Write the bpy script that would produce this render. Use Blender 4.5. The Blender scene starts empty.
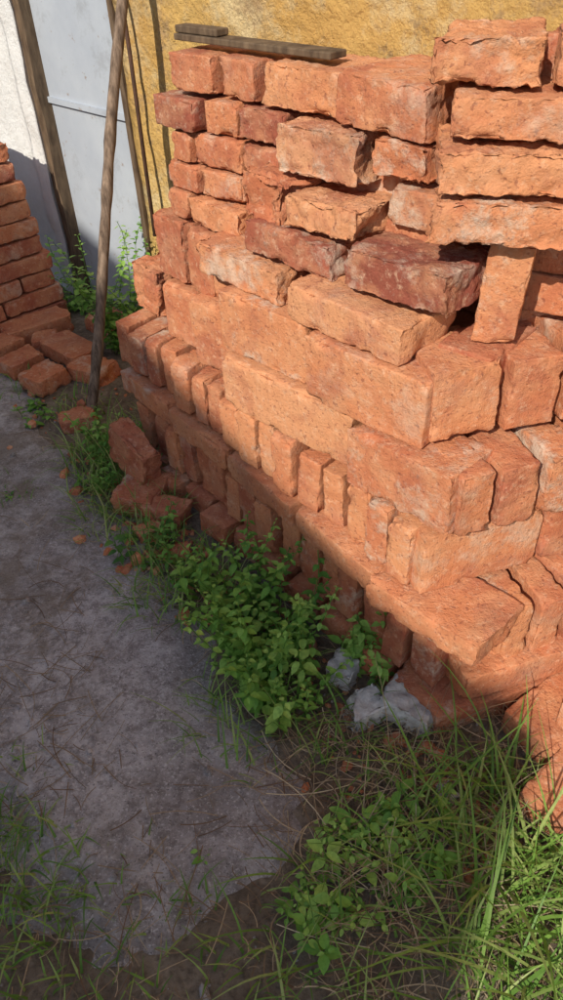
import bpy, bmesh, math, random
from mathutils import Vector as V, Matrix, noise
random.seed(7)
sc=bpy.context.scene
sc.view_settings.view_transform='Standard'; sc.view_settings.look='None'; sc.view_settings.exposure=0
# ------------------------------------------------ yard frame: s along house wall, q away from wall
WV=V((.682,-.731,0)).normalized(); NV=V((-.731,-.682,0)).normalized()
def P(s,q,z=0.0): return WV*s+NV*(q-1.41)+V((0,0,z))
# ------------------------------------------------ camera
p_=math.radians(39.5); r_=math.radians(3)
fw=V((0,math.cos(p_),-math.sin(p_))); u0=V((0,math.sin(p_),math.cos(p_))); r0=V((1,0,0))
Rv=r0*math.cos(r_)-u0*math.sin(r_); Uv=u0*math.cos(r_)+r0*math.sin(r_)
cam=bpy.data.cameras.new("camera"); co=bpy.data.objects.new("camera",cam); sc.collection.objects.link(co)
M=Matrix((Rv,Uv,-fw)).transposed().to_4x4(); M.translation=V((0,0,1.25)); co.matrix_world=M
cam.sensor_fit='VERTICAL'; cam.sensor_height=36; cam.lens=27; cam.clip_start=.02; cam.clip_end=500
sc.camera=co
# ------------------------------------------------ light
sd=(WV*.3+NV*1+V((0,0,.81))).normalized()
sl=bpy.data.lights.new("sun",'SUN'); sl.energy=5.0; sl.angle=math.radians(.5); sl.color=(1,.94,.82)
so=bpy.data.objects.new("sun",sl); sc.collection.objects.link(so); so.rotation_euler=sd.to_track_quat('Z','Y').to_euler()
wd=bpy.data.worlds.new("World"); sc.world=wd; wd.use_nodes=True
nt=wd.node_tree; bg=nt.nodes['Background']; sk=nt.nodes.new('ShaderNodeTexSky'); sk.sky_type='NISHITA'; sk.sun_disc=False
sk.sun_elevation=math.asin(sd.z); sk.sun_rotation=math.atan2(sd.x,sd.y); nt.links.new(sk.outputs[0],bg.inputs[0]); bg.inputs[1].default_value=.15
# ------------------------------------------------ material helpers
class MB:
    def __init__(s,name):
        s.m=bpy.data.materials.new(name); s.m.use_nodes=True; s.t=s.m.node_tree; s.b=s.t.nodes['Principled BSDF']
        s.b.inputs['Roughness'].default_value=.9; s.b.inputs['Specular IOR Level'].default_value=.25
        s.tc=s.t.nodes.new('ShaderNodeTexCoord'); s.co=s.tc.outputs['Object']
    def n(s,t): return s.t.nodes.new(t)
    def l(s,a,b): s.t.links.new(a,b)
    def noise(s,scale,detail=4,rough=.6,co=None,dist=0):
        n=s.n('ShaderNodeTexNoise'); n.inputs['Scale'].default_value=scale; n.inputs['Detail'].default_value=detail
        n.inputs['Roughness'].default_value=rough; n.inputs['Distortion'].default_value=dist; s.l(co or s.co,n.inputs['Vector']); return n.outputs['Fac']
    def vor(s,scale,co=None,feat='F1'):
        n=s.n('ShaderNodeTexVoronoi'); n.feature=feat; n.inputs['Scale'].default_value=scale; s.l(co or s.co,n.inputs['Vector']); return n.outputs['Distance']
    def ramp(s,f,stops):
        n=s.n('ShaderNodeValToRGB'); e=n.color_ramp.elements
        while len(e)<len(stops): e.new(.5)
        for i,(p,c) in enumerate(stops):
            e[i].position=p; e[i].color=(c,c,c,1) if isinstance(c,(int,float)) else (*c,1)
        s.l(f,n.inputs[0]); return n.outputs[0]
    def mix(s,f,a,b,mode='MIX'):
        n=s.n('ShaderNodeMix'); n.data_type='RGBA'; n.blend_type=mode
        for x,i in ((f,0),(a,6),(b,7)):
            if isinstance(x,(int,float)): n.inputs[i].default_value=x if i==0 else (x,x,x,1)
            elif isinstance(x,tuple): n.inputs[i].default_value=(*x,1)
            else: s.l(x,n.inputs[i])
        return n.outputs[2]
    def math(s,op,a,b=0.0):
        n=s.n('ShaderNodeMath'); n.operation=op
        for x,i in ((a,0),(b,1)):
            if isinstance(x,(int,float)): n.inputs[i].default_value=x
            else: s.l(x,n.inputs[i])
        return n.outputs[0]
    def attr(s,name):
        n=s.n('ShaderNodeAttribute'); n.attribute_name=name; return n
    def bump(s,h,dist,strength=1.0,prev=None):
        n=s.n('ShaderNodeBump'); n.inputs['Distance'].default_value=dist; n.inputs['Strength'].default_value=strength
        s.l(h,n.inputs['Height']); 
        if prev: s.l(prev,n.inputs['Normal'])
        return n.outputs[0]
    def done(s,col,nrm=None,rough=None):
        if isinstance(col,tuple): s.b.inputs['Base Color'].default_value=(*col,1)
        else: s.l(col,s.b.inputs['Base Color'])
        if nrm: s.l(nrm,s.b.inputs['Normal'])
        if rough is not None: s.b.inputs['Roughness'].default_value=rough
        return s.m
def brick_mat():
    k=MB("brick_clay"); at=k.attr("tone"); sep=k.n('ShaderNodeSeparateColor'); k.l(at.outputs['Color'],sep.inputs[0])
    tone,seed,sm=sep.outputs[0],sep.outputs[1],sep.outputs[2]
    off=k.n('ShaderNodeVectorMath'); off.operation='MULTIPLY_ADD'
    k.l(at.outputs['Color'],off.inputs[0]); off.inputs[1].default_value=(7,31,13); k.l(k.co,off.inputs[2]); c=off.outputs[0]
    base=k.ramp(tone,[(0,(.21,.060,.042)),(.3,(.37,.105,.055)),(.55,(.53,.185,.085)),(.8,(.61,.255,.115)),(1,(.67,.37,.21))])
    m1=k.noise(14,5,.65,c); base=k.mix(k.ramp(m1,[(.42,0),(.62,.5)]),base,(.64,.315,.16))
    m2=k.noise(7,4,.6,c,1.0); base=k.mix(k.ramp(m2,[(.50,0),(.68,.55)]),base,(.32,.082,.052))
    m3=k.noise(60,6,.75,c); base=k.mix(k.ramp(m3,[(.54,0),(.70,.6)]),base,(.72,.47,.31))
    m4=k.noise(130,3,.6,c); base=k.mix(k.ramp(m4,[(.58,0),(.68,.6)]),base,(.19,.055,.038))
    m5=k.noise(9,8,.75,c); crust=k.math('MULTIPLY',k.ramp(m5,[(.52,0),(.64,.8)]),k.ramp(seed,[(.35,.12),(.9,1)])); base=k.mix(crust,base,(.62,.50,.39))
    m6=k.noise(3.5,5,.7,c); base=k.mix(k.ramp(m6,[(.55,0),(.72,.3)]),base,(.24,.13,.09))
    h1=k.noise(45,8,.7,c); h2=k.ramp(k.vor(85,c),[(.0,0),(.25,1)]); h3=k.noise(320,4,.7,c)
    mp=k.n('ShaderNodeMapping'); mp.inputs['Scale'].default_value=(60,60,4); k.l(c,mp.inputs[0]); h4=k.noise(3,3,.5,mp.outputs[0])
    hh=k.math('ADD',k.math('MULTIPLY',h1,1.1),k.math('MULTIPLY',h2,.2)); hh=k.math('ADD',hh,k.math('MULTIPLY',h3,.3))
    hh=k.math('ADD',hh,k.math('MULTIPLY',h4,.25)); hh=k.math('ADD',hh,k.math('MULTIPLY',crust,.35))
    return k.done(base,k.bump(hh,.006,.9),.93)
BRICK=brick_mat()
# ------------------------------------------------ brick geometry
def axis_pts(L,res,r):
    h=L/2; pts=[-h,-h+r*.5,-h+r*1.1,-h+r*2.4]; inner=L-4.8*r; n=max(1,int(inner/res))
    pts+=[-h+2.4*r+inner*i/n for i in range(1,n)]; pts+=[h-2.4*r,h-1.1*r,h-.5*r,h]; return pts
class Mesh:
    def __init__(s): s.v=[];s.f=[];s.c=[]
    def build(s,name,mats,smooth=True,parent=None,attr="tone"):
        me=bpy.data.meshes.new(name); me.from_pydata(s.v,[],s.f); 
        if s.c:
            ca=me.color_attributes.new(attr,'FLOAT_COLOR','POINT'); flat=[x for c in s.c for x in (*c,1.0)]
            ca.data.foreach_set('color',flat)
        for m in (mats if isinstance(mats,list) else [mats]): me.materials.append(m)
        if smooth: me.polygons.foreach_set('use_smooth',[True]*len(me.polygons))
        me.update(); o=bpy.data.objects.new(name,me); sc.collection.objects.link(o)
        if parent: o.parent=parent
        return o
def brick(M_,mat,L,D,H,tone=.6,rough=0.0,brk=0.0,res=.011,r=.003,chip=1.0):
    xs,ys,zs=axis_pts(L,res,r),axis_pts(D,res,r),axis_pts(H,res,r)
    seed=random.random(); sd3=random.random(); so_=V((random.random()*50,random.random()*50,random.random()*50))
    idx={}; hx,hy,hz=L/2,D/2,H/2; N=noise.noise
    taper=random.uniform(-.006,.006); shear=random.uniform(-.02,.02)
    def vert(i,j,k):
        key=(i,j,k)
        if key in idx: return idx[key]
        p=V((xs[i],ys[j],zs[k])); o=p.copy()
        inn=V((max(-hx+r,min(hx-r,p.x)),max(-hy+r,min(hy-r,p.y)),max(-hz+r,min(hz-r,p.z))))
        d=p-inn
        if d.length>1e-7: p=inn+d.normalized()*r
        nrm=d.normalized() if d.length>1e-7 else V((0,0,0))
        ex=max(0,1-(hx-abs(o.x))/.010); ey=max(0,1-(hy-abs(o.y))/.010); ez=max(0,1-(hz-abs(o.z))/.010)
        e=sorted((ex,ey,ez)); ef=e[1]; cf=e[0]
        n1=N(o*28+so_); n2=N(o*95+so_); n3=N(o*10+so_)
        ch=chip*(max(0,n1-.12+n2*.35)*.028*ef+max(0,n3+.1)*.026*cf+abs(n2)*.0026*ef)
        dirn=V((math.copysign(ex,o.x),math.copysign(ey,o.y),math.copysign(ez,o.z)))
        if dirn.length>0: p-=dirn.normalized()*ch
        p+=nrm*(n3*.0025+n2*.0009)
        if rough>0:
            t1=abs(N(o*24+so_+V((9,0,0)))); t2=abs(N(o*60+so_)); t3=abs(N(o*140+so_))
            p-=nrm*rough*(max(0,.25-t1)*.022+(.4-t2)*.008+(.4-t3)*.006)
            p-=nrm*rough*max(0,n3-.1)*.018
        if brk!=0:
            sgn=1 if brk>0 else -1; a=abs(brk); t=max(0,(o.x*sgn/L+.5)-.3)/.7
            cut=.3+o.z/H*.35*math.copysign(1,seed-.5)+o.y/D*.3*math.copysign(1,sd3-.5)+N(V((o.y*22,o.z*22,1))+so_)*.45+abs(N(V((o.y*60,o.z*60,3))+so_))*.4
            p.x-=sgn*(t**2)*a*max(0,cut)*.05
        p.z*=1+taper*o.x/L*4; p.x+=shear*o.z
        M_.v.append(tuple(mat@p)); M_.c.append((max(0,min(1,tone)),seed,sd3)); idx[key]=len(M_.v)-1; return idx[key]
    nx,ny,nz=len(xs)-1,len(ys)-1,len(zs)-1
    def q(a,b,c,d): M_.f.append((vert(*a),vert(*b),vert(*c),vert(*d)))
    for i in range(nx):
        for j in range(ny):
            q((i,j,nz),(i+1,j,nz),(i+1,j+1,nz),(i,j+1,nz)); q((i,j,0),(i,j+1,0),(i+1,j+1,0),(i+1,j,0))
        for k in range(nz):
            q((i,0,k),(i+1,0,k),(i+1,0,k+1),(i,0,k+1)); q((i,ny,k),(i,ny,k+1),(i+1,ny,k+1),(i+1,ny,k))
    for j in range(ny):
        for k in range(nz):
            q((0,j,k),(0,j,k+1),(0,j+1,k+1),(0,j+1,k)); q((nx,j,k),(nx,j+1,k),(nx,j+1,k+1),(nx,j,k+1))
def place(M_,s0,q0,s1,q1,z0,z1,depth,tone=.6,rough=0,brk=0,tilt=0,roll=0,res=.010,chip=1.0,jit=True):
    A=P(s0,q0); B=P(s1,q1); X=(B-A); L=X.length; X.normalize(); Y=V((0,0,1)).cross(X)
    c=(A+B)/2+Y*depth/2+V((0,0,(z0+z1)/2))
    R=Matrix((X,Y,V((0,0,1)))).transposed().to_4x4()
    j=1 if jit else 0
    R=R@Matrix.Rotation(math.radians(random.uniform(-2.2,2.2)*j),4,'Z')@Matrix.Rotation(math.radians(tilt+random.uniform(-1,1)*j),4,'Y')@Matrix.Rotation(math.radians(roll+random.uniform(-1,1)*j),4,'X')
    brick(M_,Matrix.Translation(c)@R,L-.003,depth,z1-z0-.002,tone,rough,brk,res,random.uniform(.002,.0035),chip)
S=Mesh()
rows="""
-130 -118 95 101.5 43 14 .55 .15 0 0
-117 -107 95 101.8 42 16 .6 .3 0 1
-106 -87 95 102 43 14 .72 .4 -.6 0
-86.3 -68 94.8 102.5 45 18 .66 .3 .5 1
-134 -121.5 88.3 94.2 45 14 .12 .1 0 0
-121 -112 88.5 94.5 43 14 .58 .1 0 0
-111 -98.5 88.8 94.6 43.5 14 .2 .5 .5 2
-98 -78.7 86.5 94.7 47 15 .85 .7 .8 -1
-78.3 -66.5 88.8 94.6 45.5 14 .6 .6 .6 0
-131 -125 82.4 88 44 14 .5 0 0 0
-124.5 -111 82.3 88.2 43.5 14 .62 .1 0 0
-110.5 -99.5 83.4 88.4 43.5 9 .4 .3 0 0
-104 -91.5 77.3 86.5 50 10 .55 1 .9 4
-91 -75 83.2 88.6 41 14 .4 .2 0 0
-74.5 -65 82.4 88.5 46 14 .62 .3 0 0
-133 -123.3 77 82.2 44 14 .45 0 0 0
-122.8 -111 77 82.2 44 14 .55 0 0 0
-110.5 -101 77.2 83 43 14 .55 0 0 0
-93 -74 79.5 85.3 51 14 .9 .8 .8 -3
-90 -66 77 82.6 44 14 .4 .2 0 0
-133 -126 71.3 76.8 45 14 .45 0 0 0
-125.5 -108 71 76.8 46 14 .6 .5 .5 0
-107 -90 71.5 77 44 14 .5 0 0 0
-102 -79.5 72.8 78.9 52 14 .3 .5 .4 1
-76 -55.5 74.3 81 54.5 13 .12 .5 .3 0
-79 -60 73.5 77.5 44 14 .4 0 0 0
-139 -127 57 71 46 12 .42 .4 .3 0
-126.5 -118 57 70.5 47 14 .48 .2 0 0
-115 -89 65.8 72.3 54 14 .82 .5 .7 2
-117 -106 58 65.5 48 14 .6 0 0 0
-86 -60 66.4 73.1 57.5 13 .76 .1 .3 0
-60 -50 62 68.5 50 14 .45 0 0 0
-151 -138.5 45 57 46 12 .5 .9 .6 0
-136 -124 43 56.5 48 10 .6 .1 0 0
-123 -106.5 42 57.5 50.5 14 .7 .1 0 0
-106 -82.5 53.6 66 56 7 .72 .15 .2 0
-80.5 -55 53.8 66.2 59 10 .62 .05 0 0
-105 -70 41.8 53.2 58 12 .8 .05 .2 0
-69 -46.5 41.8 53.7 61 12 .5 .25 .2 0
"""
for l in rows.strip().split("\n"):
    a=list(map(float,l.split()))
    place(S,a[0]/100,a[4]/100,a[1]/100,a[4]/100+random.uniform(-.006,.006),a[2]/100,a[3]/100,a[5]/100,a[6]+random.uniform(-.1,.08),a[7],a[8],a[9],res=.0065)
def lerp(a,b,t): return a+(b-a)*t
s=-1.60
while s<-.52:
    t=(s+1.6)/1.08; q=lerp(.475,.625,t**1.0)+random.uniform(-.012,.012); wd_=random.uniform(.050,.064)
    if s+wd_>-.513: break
    place(S,s,q,s+wd_,q-.002,.27,.27+random.uniform(.118,.14),.26,lerp(.42,.72,t)+random.uniform(-.2,.15),random.choice([0,.1,.3]),0,random.uniform(-4,4),res=.008)
    s+=wd_+random.uniform(.004,.018)
s=-1.58
while s<-.62:
    t=(s+1.58)/1.15; L=.245; q0=lerp(.50,.655,t); q1=lerp(.50,.655,t+L/1.15)
    place(S,s,q0,s+L,q1,.206,.268,.125,.6,.1,.15,res=.008); s+=L+.004
place(S,-.60,.655,-.352,.658,.212,.274,.14,.62,.3,.3,res=.008)
for i in range(5):
    place(S,-1.58+i*.25,.37,-1.34+i*.25,.39,.206,.268,.13,.5)
s=-1.52
while s<-.44:
    t=(s+1.52)/1.05; q=lerp(.50,.635,t)+random.uniform(-.015,.015); wd_=random.uniform(.052,.064)
    place(S,s,q,s+wd_,q,.06,.06+random.uniform(.132,.146),.26,.5+random.uniform(-.25,.15),random.choice([0,.2]),0,random.uniform(-4,4))
    s+=wd_+random.uniform(.004,.018)
for i in range(10):
    s=-1.50+i*.108; q=lerp(.54,.67,i/9)+random.uniform(-.02,.02)
    place(S,s,q,s+.10,q,-.01,.058,.25,.42+random.uniform(-.15,.15),.3,0)
def RP(cs,cq,d,ang=-63):
    a=math.radians(ang); return cs+math.cos(a)*d,cq+math.sin(a)*d
def right(cs,cq,d0,d1,z0,z1,depth,ang=-63,**k):
    a=RP(cs,cq,d0,ang); b=RP(cs,cq,d1,ang); place(S,a[0],a[1],b[0],b[1],z0,z1,depth,res=.008,**k)
right(-.505,.625,0,.235,.27,.405,.10,tone=.68,rough=.1); right(-.505,.625,.24,.305,.27,.40,.12,tone=.45); right(-.505,.625,.31,.375,.27,.40,.12,tone=.6); right(-.505,.625,.38,.60,.27,.40,.12,tone=.6)
x=0.03
for i in range(8):
    w_=random.uniform(.056,.066); right(-.385,.575,x,x+w_,.125,.262+random.uniform(-.008,.004),.16,tone=random.uniform(.35,.75),rough=.2,tilt=random.uniform(-3,3)); x+=w_+.012
right(-.385,.62,0,.25,.06,.130,.14,tone=.55,rough=.2); right(-.385,.62,.255,.5,.06,.130,.14,tone=.5)
right(-.405,.675,0,.27,-.01,.058,.15,tone=.5,rough=.3,brk=.3); right(-.39,.62,.30,.52,-.01,.058,.14,tone=.42,rough=.3)
x=0.0
for wd_,tn in ((.062,.62),(.075,.45),(.07,.6),(.07,.6),(.1,.55),(.1,.6)):
    right(-.462,.60,x,x+wd_,.41,.41+random.uniform(.12,.135),.14,tone=tn,rough=.35); x+=wd_+.01
x=0.0
for wd_,tn in ((.115,.7),(.09,.55),(.1,.6),(.1,.6)):
    right(-.548,.575,x,x+wd_,.548,.548+random.uniform(.128,.14),.14,tone=tn,rough=.15,ang=-58); x+=wd_+.012
place(S,-.553,.475,-.49,.445,.685,.845,.09,tone=.7,rough=.3,tilt=2.5,res=.007,jit=False)
for (s0,q0,L,z0,z1,tn,rg,bk) in ((-.605,.56,.215,.85,.913,.66,.8,-.6),(-.61,.55,.20,.915,.975,.78,.8,-.5),(-.60,.52,.22,.977,1.034,.66,.4,.3),(-.645,.52,.15,1.036,1.095,.8,.8,-.5),(-.505,.445,.17,1.036,1.092,.6,.6,.4)):
    a=math.radians(-32); place(S,s0,q0,s0+L*math.cos(a),q0+L*math.sin(a),z0,z1,.15,tone=tn,rough=rg,brk=bk,res=.0065)
for z0 in (.70,.765,.83,.895,.96,1.02):
    place(S,-.58,.36,-.34,.30,z0,z0+.063,.13,tone=.55)
    place(S,-.55,.21,-.31,.20,z0,z0+.063,.13,tone=.55)
z=.0
while z<.94:
    for qf in (.30,.155):
        s=-1.5 if z<.42 else -1.31
        while s<-.6:
            place(S,s,qf,s+.24,qf,z,z+.062,.13,tone=.5,res=.03); s+=.247
    if z<.65: place(S,-.56,.36,-.42,.2,z,z+.062,.14,tone=.5,res=.03); place(S,-.48,.2,-.26,.05,z,z+.062,.14,tone=.5,res=.03)
    z+=.0635
S.build("brick_stack",BRICK)
# ------------------------------------------------ left brick pile against the wall
S2=Mesh()
z=0
for i,(qe,so2) in enumerate(((.14,-2.50),(.14,-2.51),(.14,-2.52),(.145,-2.52),(.15,-2.53),(.15,-2.53),(.16,-2.54),(.16,-2.54),(.18,-2.55),(.19,-2.55),(.22,-2.57),(.30,-2.60))):
    h=.060; q=qe+random.uniform(-.012,.012)
    while q<.9:
        L=random.choice([.13,.24,.24]); 
        place(S2,so2+random.uniform(-.014,.014),q+L,so2,q,z,z+h,.13,tone=random.uniform(.1,.6),rough=.2 if i<9 else .8,tilt=random.uniform(-1.5,1.5),brk=.4 if i>9 else 0)
        place(S2,so2-.14,q+L,so2-.14,q,z,z+h,.13,tone=.5,rough=.2,res=.02)
        q+=L+.006
    z+=.0622
S2.build("brick_pile",BRICK)
def loose(x,y,yaw,L,D,H,tone=.45,z=0,rough=.2,brk=.3,tx=0,ty=0,name="brick",mat=None):
    m=Mesh(); R=Matrix.Rotation(math.radians(yaw),4,'Z')@Matrix.Rotation(math.radians(tx),4,'X')@Matrix.Rotation(math.radians(ty),4,'Y')
    brick(m,R,L,D,H,tone,rough,brk,.008,.003); o=m.build(name,mat or BRICK); o.location=(x,y,z+H/2-.004); return o
for a in ((-1.02,2.62,40,.25,.12,.065),(-.86,2.55,35,.25,.12,.065),(-.96,2.40,45,.15,.11,.06),(-.855,2.30,50,.15,.10,.055),(-.75,2.18,52,.14,.11,.06),
          (-.70,2.36,-45,.22,.12,.055),(-.60,2.22,-30,.16,.11,.05),(-.57,2.52,-50,.24,.12,.06),(-.60,1.93,20,.12,.08,.045),(-1.02,2.28,15,.13,.11,.05),(-.80,2.45,10,.11,.09,.05)):
    loose(*a,tone=random.uniform(.25,.55),brk=.6)
loose(-.36,1.54,70,.14,.12,.065,tone=.4); loose(-.29,1.46,-20,.12,.07,.06,tone=.42); loose(-.375,1.60,-50,.17,.065,.13,tone=.35,z=.05,rough=.8,ty=14)
loose(-.33,1.40,30,.08,.05,.04,tone=.5,rough=.7); loose(-.25,1.33,10,.06,.05,.03,tone=.5,rough=.7)
loose(.525,.825,34,.25,.12,.065,tone=.55); loose(.60,.725,36,.24,.12,.065,tone=.6); loose(.585,.79,38,.22,.11,.06,tone=.62,z=.063,ty=4); loose(.475,.665,40,.18,.11,.06,tone=.5,tx=6); loose(.66,.95,33,.24,.12,.07,tone=.6,z=.0); loose(.53,.585,20,.2,.11,.06,tone=.5)
# ------------------------------------------------ house wall, door, trim
def yellow():
    k=MB("yellow_limewash"); n1=k.noise(2.2,5,.6); n2=k.noise(5,9,.75)
    c=k.mix(k.ramp(n1,[(.35,0),(.65,1)]),(.74,.48,.16),(.62,.36,.11)); c=k.mix(k.ramp(n2,[(.48,0),(.60,.75)]),c,(.76,.60,.34))
    c=k.mix(k.ramp(k.noise(4,10,.8),[(.54,0),(.62,.8)]),c,(.42,.27,.14)); c=k.mix(k.ramp(k.noise(14,10,.8),[(.56,0),(.63,.7)]),c,(.30,.20,.11)); h=k.noise(30,10,.75); h2=k.noise(9,6,.65)
    return k.done(c,k.bump(k.math('ADD',h,k.math('MULTIPLY',h2,2.5)),.018,1))
def white():
    k=MB("white_plaster"); c=k.mix(k.ramp(k.noise(6,6,.7),[(.4,0),(.7,1)]),(.80,.79,.77),(.66,.64,.61)); return k.done(c,k.bump(k.noise(40,8,.75),.012,.9))
def greyp():
    k=MB("grey_sheet_metal"); c=k.mix(k.ramp(k.noise(4,6,.65),[(.4,0),(.7,1)]),(.36,.39,.44),(.43,.46,.50)); c=k.mix(k.ramp(k.noise(25,6,.7),[(.62,0),(.68,.7)]),c,(.24,.17,.12)); c=k.mix(k.ramp(k.noise(5,9,.8),[(.56,0),(.64,.5)]),c,(.26,.27,.29))
    return k.done(c,k.bump(k.noise(60,4),.001,.4),.55)
def plain(name,c1,c2,sc_=20,b=.002,rough=.85,stretch=None):
    k=MB(name); co_=None
    if stretch:
        mp=k.n('ShaderNodeMapping'); mp.inputs['Scale'].default_value=stretch; k.l(k.co,mp.inputs[0]); co_=mp.outputs[0]
    n=k.noise(sc_,6,.65,co_); return k.done(k.mix(k.ramp(n,[(.35,0),(.65,1)]),c1,c2),k.bump(n,b,.9),rough)
YEL,WHI,GRE=yellow(),white(),greyp()
WOODG=plain("weathered_wood",(.08,.052,.036),(.27,.19,.135),14,.003,.85,(6,6,1)); DWOOD=plain("old_dark_wood",(.07,.045,.028),(.17,.115,.07),12,.002,.8,(4,4,1))
def slab(M_,s0,s1,q0,q1,z0,z1,nz=1,disp=0,ns=None):
    b=len(M_.v); ns=ns or 1; 
    for i in range(ns+1):
        for j in range(nz+1):
            s=s0+(s1-s0)*i/ns; z=z0+(z1-z0)*j/nz; d=0
            if disp: d=disp*(noise.noise(V((s*3,z*3,5)))+.5*noise.noise(V((s*11,z*11,2))))
            M_.v.append(tuple(P(s,q1+d,z)))
    for i in range(ns):
        for j in range(nz):
            a=b+i*(nz+1)+j; M_.f.append((a,a+nz+1,a+nz+2,a+1))
    c=len(M_.v)
    for s,z in ((s0,z0),(s1,z0),(s1,z1),(s0,z1)): M_.v.append(tuple(P(s,q0,z)))
    e=[b,b+ns*(nz+1),b+ns*(nz+1)+nz,b+nz]
    M_.f.append((c,c+3,c+2,c+1))
    for k in range(4): M_.f.append((e[k],c+k,c+(k+1)%4,e[(k+1)%4])) if nz==1 and ns==1 else None
    if nz>1 or ns>1:
        M_.f.append(tuple([b+i*(nz+1)+nz for i in range(ns+1)]+[c+2,c+3])); M_.f.append(tuple([b+j for j in range(nz+1)]+[c+3,c]))
        M_.f.append(tuple([b+ns*(nz+1)+j for j in range(nz+1)]+[c+2,c+1]))
house=bpy.data.objects.new("house",None); sc.collection.objects.link(house)
m=Mesh(); slab(m,-2.09,5,-.35,0,-.1,3.2,100,.016,200); m.build("yellow_wall",YEL,parent=house)
m=Mesh(); slab(m,-9,-2.72,-.35,0,-.1,3.2,80,.010,100); m.build("white_wall",WHI,parent=house)
m=Mesh(); slab(m,-2.595,-2.11,-.08,-.03,.02,.70); slab(m,-2.595,-2.11,-.08,-.027,.712,2.1); slab(m,-2.595,-2.11,-.08,-.018,.698,.716); m.build("door",GRE,parent=house,smooth=False)
m=Mesh(); slab(m,-2.635,-2.595,-.1,.012,0,2.15,40,.012,2); slab(m,-2.115,-2.092,-.1,.004,0,2.15); slab(m,-2.635,-2.092,-.1,.010,2.15,2.2); m.build("door_frame",DWOOD,parent=house,smooth=False)
m=Mesh(); slab(m,-2.725,-2.635,-.3,.02,0,3.2,100,.018,6); m.build("jamb_plaster",WHI,parent=house)
m=Mesh(); slab(m,-2.72,-2.09,-.3,.0,2.2,3.2); m.build("lintel",YEL,parent=house,smooth=False)
m=Mesh(); s=-.86
while s<.4:
    place(m,s,.035,s+.23,.035,1.118,1.18,.12,tone=random.uniform(.35,.6),rough=.6); s+=.242
m.build("exposed_bricks",BRICK,parent=house)
def tube(M_,pts,rad,seg=10):
    b=len(M_.v); n=len(pts)
    for i,pt in enumerate(pts):
        d=(pts[min(i+1,n-1)]-pts[max(i-1,0)]).normalized(); a=d.orthogonal().normalized(); c=d.cross(a)
        r=rad[i] if isinstance(rad,list) else rad
        for k in range(seg):
            t=2*math.pi*k/seg; M_.v.append(tuple(pt+(a*math.cos(t)+c*math.sin(t))*r))
    for i in range(n-1):
        for k in range(seg): M_.f.append((b+i*seg+k,b+i*seg+(k+1)%seg,b+(i+1)*seg+(k+1)%seg,b+(i+1)*seg+k))
    M_.f.append(tuple(b+k for k in range(seg))[::-1]); M_.f.append(tuple(b+(n-1)*seg+k for k in range(seg)))
m=Mesh(); A=P(-1.825,.50,-.02); B=P(-1.885,.012,1.32); pts=[]; rad=[]
for i in range(60):
    t=i/59; pt=A.lerp(B,t)+V((noise.noise(V((t*2.5,0,0))),noise.noise(V((0,t*2.5,4))),0))*.010; pts.append(pt); rad.append(.016+.0045*noise.noise(V((t*22,1,1)))-.002*t)
tube(m,pts,rad,12); m.build("wooden_pole",WOODG)
RUST=plain("rusty_iron",(.06,.035,.025),(.12,.06,.04),40,.001,.8)
m=Mesh(); tube(m,[P(-1.98,.05,.4),P(-2.0,.03,.9),P(-2.02,.02,1.25)],.006,8); m.build("iron_rod",RUST)
m=Mesh(); slab(m,-1.32,-.92,.355,.395,1.026,1.037); slab(m,-1.32,-1.20,.36,.39,1.038,1.050); o=m.build("wooden_plank",DWOOD,smooth=False)
bv=o.modifiers.new("b",'BEVEL'); bv.width=.002; bv.segments=2
# ------------------------------------------------ ground
def coords(c,half,step,far):
    r=[]; x=-half
    while x<=half+1e-6: r.append(c+x); x+=step
    x=half; st=step; out=[]
    while x<far: st*=1.5; x+=st; out.append(x)
    return [c-v for v in reversed(out)]+r+[c+v for v in out]
def gh(x,y): 
    d=math.hypot(x,y-1); k=max(0,1-d/6); return k*(noise.noise(V((x*2.5,y*2.5,0)))*.014+noise.noise(V((x*13,y*13,3)))*.008+noise.noise(V((x*40,y*40,6)))*.003)-.004
xs=coords(0,1.5,.02,200); ys=coords(1.6,1.7,.02,200); m=Mesh()
for x in xs:
    for y in ys: m.v.append((x,y,gh(x,y)))
ny=len(ys)
for i in range(len(xs)-1):
    for j in range(ny-1): a=i*ny+j; m.f.append((a,a+ny,a+ny+1,a+1))
k=MB("soil"); n1=k.noise(6,7,.7); n2=k.noise(70,6,.75)
c=k.mix(k.ramp(n1,[(.4,0),(.62,1)]),(.14,.105,.075),(.26,.21,.155)); c=k.mix(k.ramp(n2,[(.45,0),(.65,.7)]),c,(.07,.053,.038)); c=k.mix(k.ramp(k.noise(25,3),[(.62,0),(.7,.5)]),c,(.34,.28,.21))
SOIL=k.done(c,k.bump(n2,.008,1)); m.build("ground",SOIL)
poly=[(-.92,2.23),(-.70,1.86),(-.50,1.56),(-.42,1.466),(-.30,1.28),(-.24,1.18),(-.16,.902),(-.09,.80),(.007,.70),(.0,.62),(-.04,.56),(-.16,.52),(-.31,.50),(-.44,.56),(-.50,.68),(-.62,.85),(-.8,1.0),(-1.3,.9),(-2.6,1.0),(-3.2,2.2),(-2.2,2.9),(-1.25,2.45)]
def sdist(x,y):
    ins=False; dm=9; n=len(poly)
    for i in range(n):
        x1,y1=poly[i];x2,y2=poly[(i+1)%n]
        if (y1>y)!=(y2>y) and x<(x2-x1)*(y-y1)/(y2-y1)+x1: ins=not ins
        dx,dy=x2-x1,y2-y1; t=max(0,min(1,((x-x1)*dx+(y-y1)*dy)/(dx*dx+dy*dy))); dm=min(dm,math.hypot(x-x1-t*dx,y-y1-t*dy))
    return dm if ins else -dm
m=Mesh(); idx={}; st=.014
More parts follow.
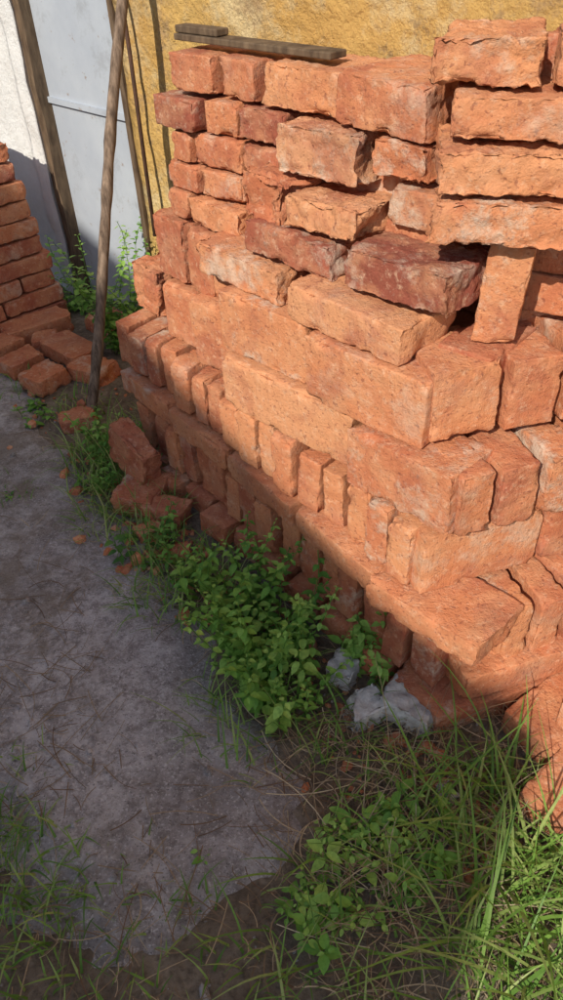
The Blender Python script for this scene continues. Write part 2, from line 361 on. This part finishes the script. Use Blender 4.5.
def pv(i,j):
    if (i,j) in idx: return idx[(i,j)]
    x=-3.3+i*st; y=.35+j*st; d=sdist(x,y)+noise.noise(V((x*6,y*6,1)))*.06+noise.noise(V((x*22,y*22,1)))*.025
    t=max(-1,min(1,(d)/.045)); z=.004+.013*t+noise.noise(V((x*3,y*3,8)))*.005+noise.noise(V((x*25,y*25,8)))*.0018
    m.v.append((x,y,z)); idx[(i,j)]=len(m.v)-1; return idx[(i,j)]
for i in range(int(3.5/st)):
    for j in range(int(2.7/st)):
        x=-3.3+i*st; y=.35+j*st
        if sdist(x,y)>-.07: m.f.append((pv(i,j),pv(i+1,j),pv(i+1,j+1),pv(i,j+1)))
k=MB("old_concrete"); n1=k.noise(3.2,9,.75); n2=k.noise(35,9,.8); n3=k.noise(170,3,.6)
c=k.mix(k.ramp(n1,[(.42,0),(.58,1)]),(.29,.26,.25),(.50,.465,.455)); c=k.mix(k.ramp(n2,[(.46,0),(.60,.75)]),c,(.16,.135,.122)); c=k.mix(k.ramp(n3,[(.56,0),(.66,.6)]),c,(.62,.59,.58))
c=k.mix(k.ramp(k.noise(2.0,8,.75),[(.51,0),(.60,.7)]),c,(.18,.14,.10)); c=k.mix(k.ramp(k.noise(230,2,.5),[(.62,0),(.7,.7)]),c,(.08,.07,.06))
CONC=k.done(c,k.bump(k.math('ADD',n2,k.math('MULTIPLY',n3,.5)),.008,1)); m.build("concrete_path",CONC)
# ------------------------------------------------ vegetation
def leafmat(name,c1,c2,c3):
    k=MB(name); at=k.attr("tone"); sep=k.n('ShaderNodeSeparateColor'); k.l(at.outputs['Color'],sep.inputs[0])
    col=k.ramp(sep.outputs[0],[(0,c1),(.5,c2),(1,c3)])
    col=k.mix(k.ramp(k.noise(150,3),[(.4,0),(.7,.4)]),col,c1)
    k.l(col,k.b.inputs['Base Color']); k.b.inputs['Roughness'].default_value=.5
    tr=k.n('ShaderNodeBsdfTranslucent'); k.l(col,tr.inputs[0]); mx=k.n('ShaderNodeMixShader'); mx.inputs[0].default_value=.3
    k.l(k.b.outputs[0],mx.inputs[1]); k.l(tr.outputs[0],mx.inputs[2]); k.l(mx.outputs[0],k.t.nodes['Material Output'].inputs[0]); return k.m
LEAF=leafmat("leaf",(.06,.16,.03),(.18,.38,.06),(.38,.58,.13)); GRASS=leafmat("grass_blade",(.08,.17,.03),(.20,.35,.06),(.46,.45,.19)); STRAW=leafmat("dry_grass",(.15,.09,.055),(.38,.28,.17),(.62,.52,.34))
RU=random.uniform
def leaf(M_,base,dirv,up,L,Wd,tone):
    side=dirv.cross(up).normalized(); up=side.cross(dirv).normalized(); b=len(M_.v); droop=RU(.1,.7)
    for i,(t,w) in enumerate(((0,.05),(.18,.75),(.42,1),(.7,.72),(1,0.03))):
        c=base+dirv*(L*t)-up*(droop*L*t*t*.5)
        for sgn in (-1,0,1):
            q=c+side*(sgn*w*Wd*.5)+up*(abs(sgn)*w*Wd*.16)
            M_.v.append(tuple(q)); M_.c.append((tone,0,0))
    for i in range(4):
        a=b+i*3; M_.f.append((a,a+1,a+4,a+3)); M_.f.append((a+1,a+2,a+5,a+4))
def herb(M_,x,y,z,n,h,spread,ls,tone=.5,lean=.5,stemr=.0012):
    for _ in range(n):
        a=RU(0,6.283); r=spread*math.sqrt(random.random()); bx=V((x+math.cos(a)*r*.6,y+math.sin(a)*r*.6,z)); hh=h*RU(.35,1.25)
        d=V((math.cos(a)*lean*RU(.2,1)*r/spread,math.sin(a)*lean*RU(.2,1)*r/spread,1)).normalized()
        pts=[];c=bx.copy();nn=int(hh/.017)+2
        for i in range(nn):
            pts.append(c.copy()); d=(d+V((RU(-.2,.2),RU(-.2,.2),RU(-.03,.06)))).normalized(); c=c+d*(hh/nn)
        b=len(M_.v); tube(M_,pts,stemr,3); M_.c+= [(.3,0,0)]*(len(M_.v)-b)
        ph=RU(0,3.14); tt=tone+RU(-.3,.3); lsk=ls*RU(.55,1.3)
        for i in range(1,nn):
            ph+=1.57+RU(-.3,.3); fr=i/nn; sz=lsk*(.55+.6*math.sin(3.14*min(1,fr*.85+.12)))*RU(.7,1.15)
            if i==nn-1: sz*=.6
            for sg in (0,3.1416):
                if random.random()<.12: continue
                dd=V((math.cos(ph+sg),math.sin(ph+sg),RU(-.4,.6))).normalized()
                leaf(M_,pts[i]+dd*.003,dd,V((0,0,1)),sz,sz*RU(.45,.72),max(0,min(1,tt+fr*.4-.2+RU(-.12,.12))))
def blades(M_,x,y,z,n,L,spread,wd_=.003,tone=.4,lean=.7,dirx=0,diry=0):
    for _ in range(n):
        a=RU(0,6.283); r=spread*math.sqrt(random.random()); p=V((x+math.cos(a)*r,y+math.sin(a)*r,z-.005)); l=L*RU(.3,1.1)
        b2=RU(0,6.283); d=V((math.cos(b2)*lean*RU(0,1)+dirx,math.sin(b2)*lean*RU(0,1)+diry,1)).normalized()
        bend=V((math.cos(b2)+dirx,math.sin(b2)+diry,-.9))*RU(.05,.3); b=len(M_.v); w=wd_*RU(.5,1.5); n_=6; tn=max(0,min(1,tone+RU(-.35,.4)))
        side=d.cross(V((0,0,1))); side=side.normalized() if side.length>.01 else V((1,0,0))
        for i in range(n_+1):
            t=i/n_; ww=w*(1-t**2)*.5+.0002
            M_.v.append(tuple(p-side*ww)); M_.v.append(tuple(p+side*ww)); M_.c+=[(tn,0,0)]*2
            p=p+d*(l/n_); d=(d+bend).normalized()
            if p.z<.004: p.z=.004
        for i in range(n_): q=b+2*i; M_.f.append((q,q+1,q+3,q+2))
def straw(M_,x0,x1,y0,y1,n,L=.09,f=None,kk=1.2,tmax=1):
    for _ in range(n):
        x,y=RU(x0,x1),RU(y0,y1)
        if f and not f(x,y): continue
        a=RU(0,6.283); l=L*RU(.2,1.2); k_=RU(-kk,kk); z=.012+gh(x,y)+RU(.0,.012); b=len(M_.v); w=RU(.0004,.0010); tn=RU(0,tmax); dz=RU(-.1,.2)
        if sdist(x,y)>0: z=max(z,.019)
        for i in range(6):
            M_.v.append((x-math.sin(a)*w,y+math.cos(a)*w,z)); M_.v.append((x+math.sin(a)*w,y-math.cos(a)*w,z+.0004)); M_.c+=[(tn,0,0)]*2
            x+=math.cos(a)*l/5; y+=math.sin(a)*l/5; a+=k_/5; z=max(.006,z+dz*l/5)
        for i in range(5): q=b+2*i; M_.f.append((q,q+1,q+3,q+2))
m=Mesh(); herb(m,-.07,1.02,0,58,.20,.15,.022,.5); herb(m,-.02,.90,0,30,.12,.13,.022,.6); herb(m,-.10,1.14,0,16,.24,.07,.021,.45); m.build("nettle_plant",LEAF)
m=Mesh(); herb(m,-.31,1.34,0,14,.12,.12,.020,.4); herb(m,-.22,1.22,0,10,.13,.08,.020,.4); m.build("weed_plant",LEAF)
m=Mesh(); herb(m,.16,.96,0,24,.15,.07,.023,.6); m.build("weed_plant",LEAF)
m=Mesh(); herb(m,.10,.56,0,44,.06,.16,.024,.75,1.3); herb(m,.02,.47,0,18,.05,.1,.022,.7,1.2); herb(m,.20,.60,0,16,.07,.1,.026,.7,1.2); m.build("weed_plant",LEAF)
m=Mesh(); herb(m,-.47,1.76,0,22,.15,.10,.022,.5); herb(m,-.48,1.62,0,14,.09,.1,.02,.45); m.build("weed_plant",LEAF)
m=Mesh(); herb(m,-.76,1.97,0,16,.05,.09,.030,.5,1.5); m.build("weed_plant",LEAF)
m=Mesh(); herb(m,-.74,2.74,0,8,.10,.06,.026,.5); m.build("weed_plant",LEAF)
m=Mesh(); herb(m,-.53,2.38,0,24,.44,.06,.026,.65,.25); m.build("weed_plant",LEAF)
m=Mesh(); herb(m,.60,.97,.16,20,.20,.05,.024,.85); m.build("weed_plant",LEAF)
m=Mesh(); herb(m,-.15,.60,.01,3,.02,.02,.02,.4,1.5); herb(m,-.72,1.56,0,12,.03,.08,.018,.3,1.5); m.build("weed_plant",LEAF)
g=Mesh()
blades(g,-.44,1.74,0,340,.17,.16,.003,.55); blades(g,-.38,1.46,0,300,.13,.13,.003,.5); blades(g,-.24,1.22,0,240,.13,.15,.003,.45); blades(g,-.05,.88,0,190,.14,.17,.0028,.4); blades(g,-.42,1.6,0,160,.10,.16,.003,.5)
blades(g,.31,.62,0,150,.24,.13,.004,.45,.9); blades(g,.16,.74,0,90,.11,.14,.003,.5); blades(g,.10,.42,0,200,.14,.2,.003,.4,1)
blades(g,.36,.42,0,200,.26,.15,.0045,.4,1); blades(g,-.46,.55,0,180,.10,.12,.003,.4,1); blades(g,-.50,.72,0,60,.08,.10,.003,.4); blades(g,-.73,1.58,0,80,.06,.09,.002,.4); blades(g,-.28,.44,0,150,.08,.17,.003,.35,1)
blades(g,-.86,2.15,0,60,.08,.1,.003,.45); blades(g,-.72,2.75,0,60,.12,.1,.003,.5); blades(g,-.62,2.02,0,60,.08,.1,.003,.5)
g.build("grass",GRASS)
g=Mesh(); notpath=lambda x,y: sdist(x,y)<.03 or random.random()<.05
straw(g,-.7,.8,.3,1.3,2000,.08,notpath,2.0,.8); straw(g,-.8,-.2,1.2,2.0,400,.06,notpath,2,.8); straw(g,0,.6,.35,.9,700,.13,notpath); blades(g,.25,.6,0,55,.22,.20,.0014,.6,1.1)
for cx,cy,n_ in ((-.5,.95,50),(-.42,.78,45),(-.2,.62,35),(-.55,1.2,25),(-.1,.72,20)):
    straw(g,cx-.1,cx+.1,cy-.1,cy+.1,n_,.10,None,.7,.5)
g.build("dry_grass",STRAW)
def lump(M_,c,r,tone,sub=1):
    bm=bmesh.new(); bmesh.ops.create_icosphere(bm,subdivisions=sub,radius=r); b=len(M_.v); so_=V((RU(0,50),RU(0,50),RU(0,50))); rot=Matrix.Rotation(RU(0,6),3,'Z')@Matrix.Rotation(RU(0,1),3,'X')
    sx=V((RU(.7,1.3),RU(.6,1.1),RU(.4,.8))); e=RU(0,1)
    for v in bm.verts:
        d=v.co/r; p=d*r*(1+.4*noise.noise(d*1.1+so_)+.2*noise.noise(d*3+so_)); p=rot@V((p.x*sx.x,p.y*sx.y,p.z*sx.z)); M_.v.append(tuple(p+c)); M_.c.append((tone,e,0))
    for f in bm.faces: M_.f.append(tuple(b+v.index for v in f.verts))
    bm.free()
g=Mesh()
def crumb(x,y):
    r=RU(.002,.008) if random.random()<.85 else RU(.01,.022)
    lump(g,V((x,y,gh(x,y)+r*.3+ (.012 if sdist(x,y)>0 else 0))),r,RU(.3,.7))
for _ in range(420):
    s=RU(-1.7,-.2); q=lerp(.55,.72,(s+1.7)/1.5)+abs(random.gauss(0,.09)); c=P(s,q,0); crumb(c.x,c.y)
for _ in range(70): crumb(random.gauss(-.36,.06),random.gauss(1.33,.06))
for _ in range(90): crumb(random.gauss(-.72,.12),random.gauss(2.15,.14))
g.build("brick_rubble",BRICK,smooth=False)
g=Mesh()
for _ in range(1300):
    x,y=RU(-.9,.8),RU(.3,2.2); r=RU(.0012,.004)
    if random.random()<.04: r=RU(.006,.012)
    lump(g,V((x,y,gh(x,y)+r*.3+(.018 if sdist(x,y)>0 else 0))),r,.5,0)
g.build("gravel",CONC,smooth=False)
STONE=plain("pale_stone",(.34,.32,.29),(.58,.56,.52),40,.006,.92)
loose(.235,.845,-35,.13,.09,.055,rough=1,brk=.9,ty=8,tx=-6,name="concrete_chunk",mat=STONE)
loose(.135,.85,20,.09,.07,.05,rough=1,brk=-.9,ty=-10,name="concrete_chunk",mat=STONE)
loose(.11,.95,60,.08,.06,.05,rough=1,brk=.9,name="concrete_chunk",mat=STONE); loose(.27,.68,10,.045,.035,.02,rough=.8,brk=.5,name="concrete_chunk",mat=STONE)
# ------------------------------------------------ neighbouring house across the yard (behind the viewer) whose gable shades the ground
nh=bpy.data.objects.new("neighbour_house",None); sc.collection.objects.link(nh)
def ridge(s,q): return -.54-.328*s+.908*q
se=1.38; sw=-11.0; m=Mesh()
pr=[(sw,0),(se,0),(se,ridge(se,6)),(sw,ridge(sw,6))]
for q in (6,10):
    for s,z in pr: m.v.append(tuple(P(s,q,z)))
m.f=[(0,1,2,3),(7,6,5,4)]+[(i,i+4,(i+1)%4+4,(i+1)%4) for i in range(4)]; m.build("walls",WHI,smooth=False,parent=nh)
m=Mesh()
for s0 in (-7.5,-4,-1.2): slab(m,s0,s0+.9,5.985,6.03,.9,2.1)
m.build("windows",GRE,smooth=False,parent=nh)
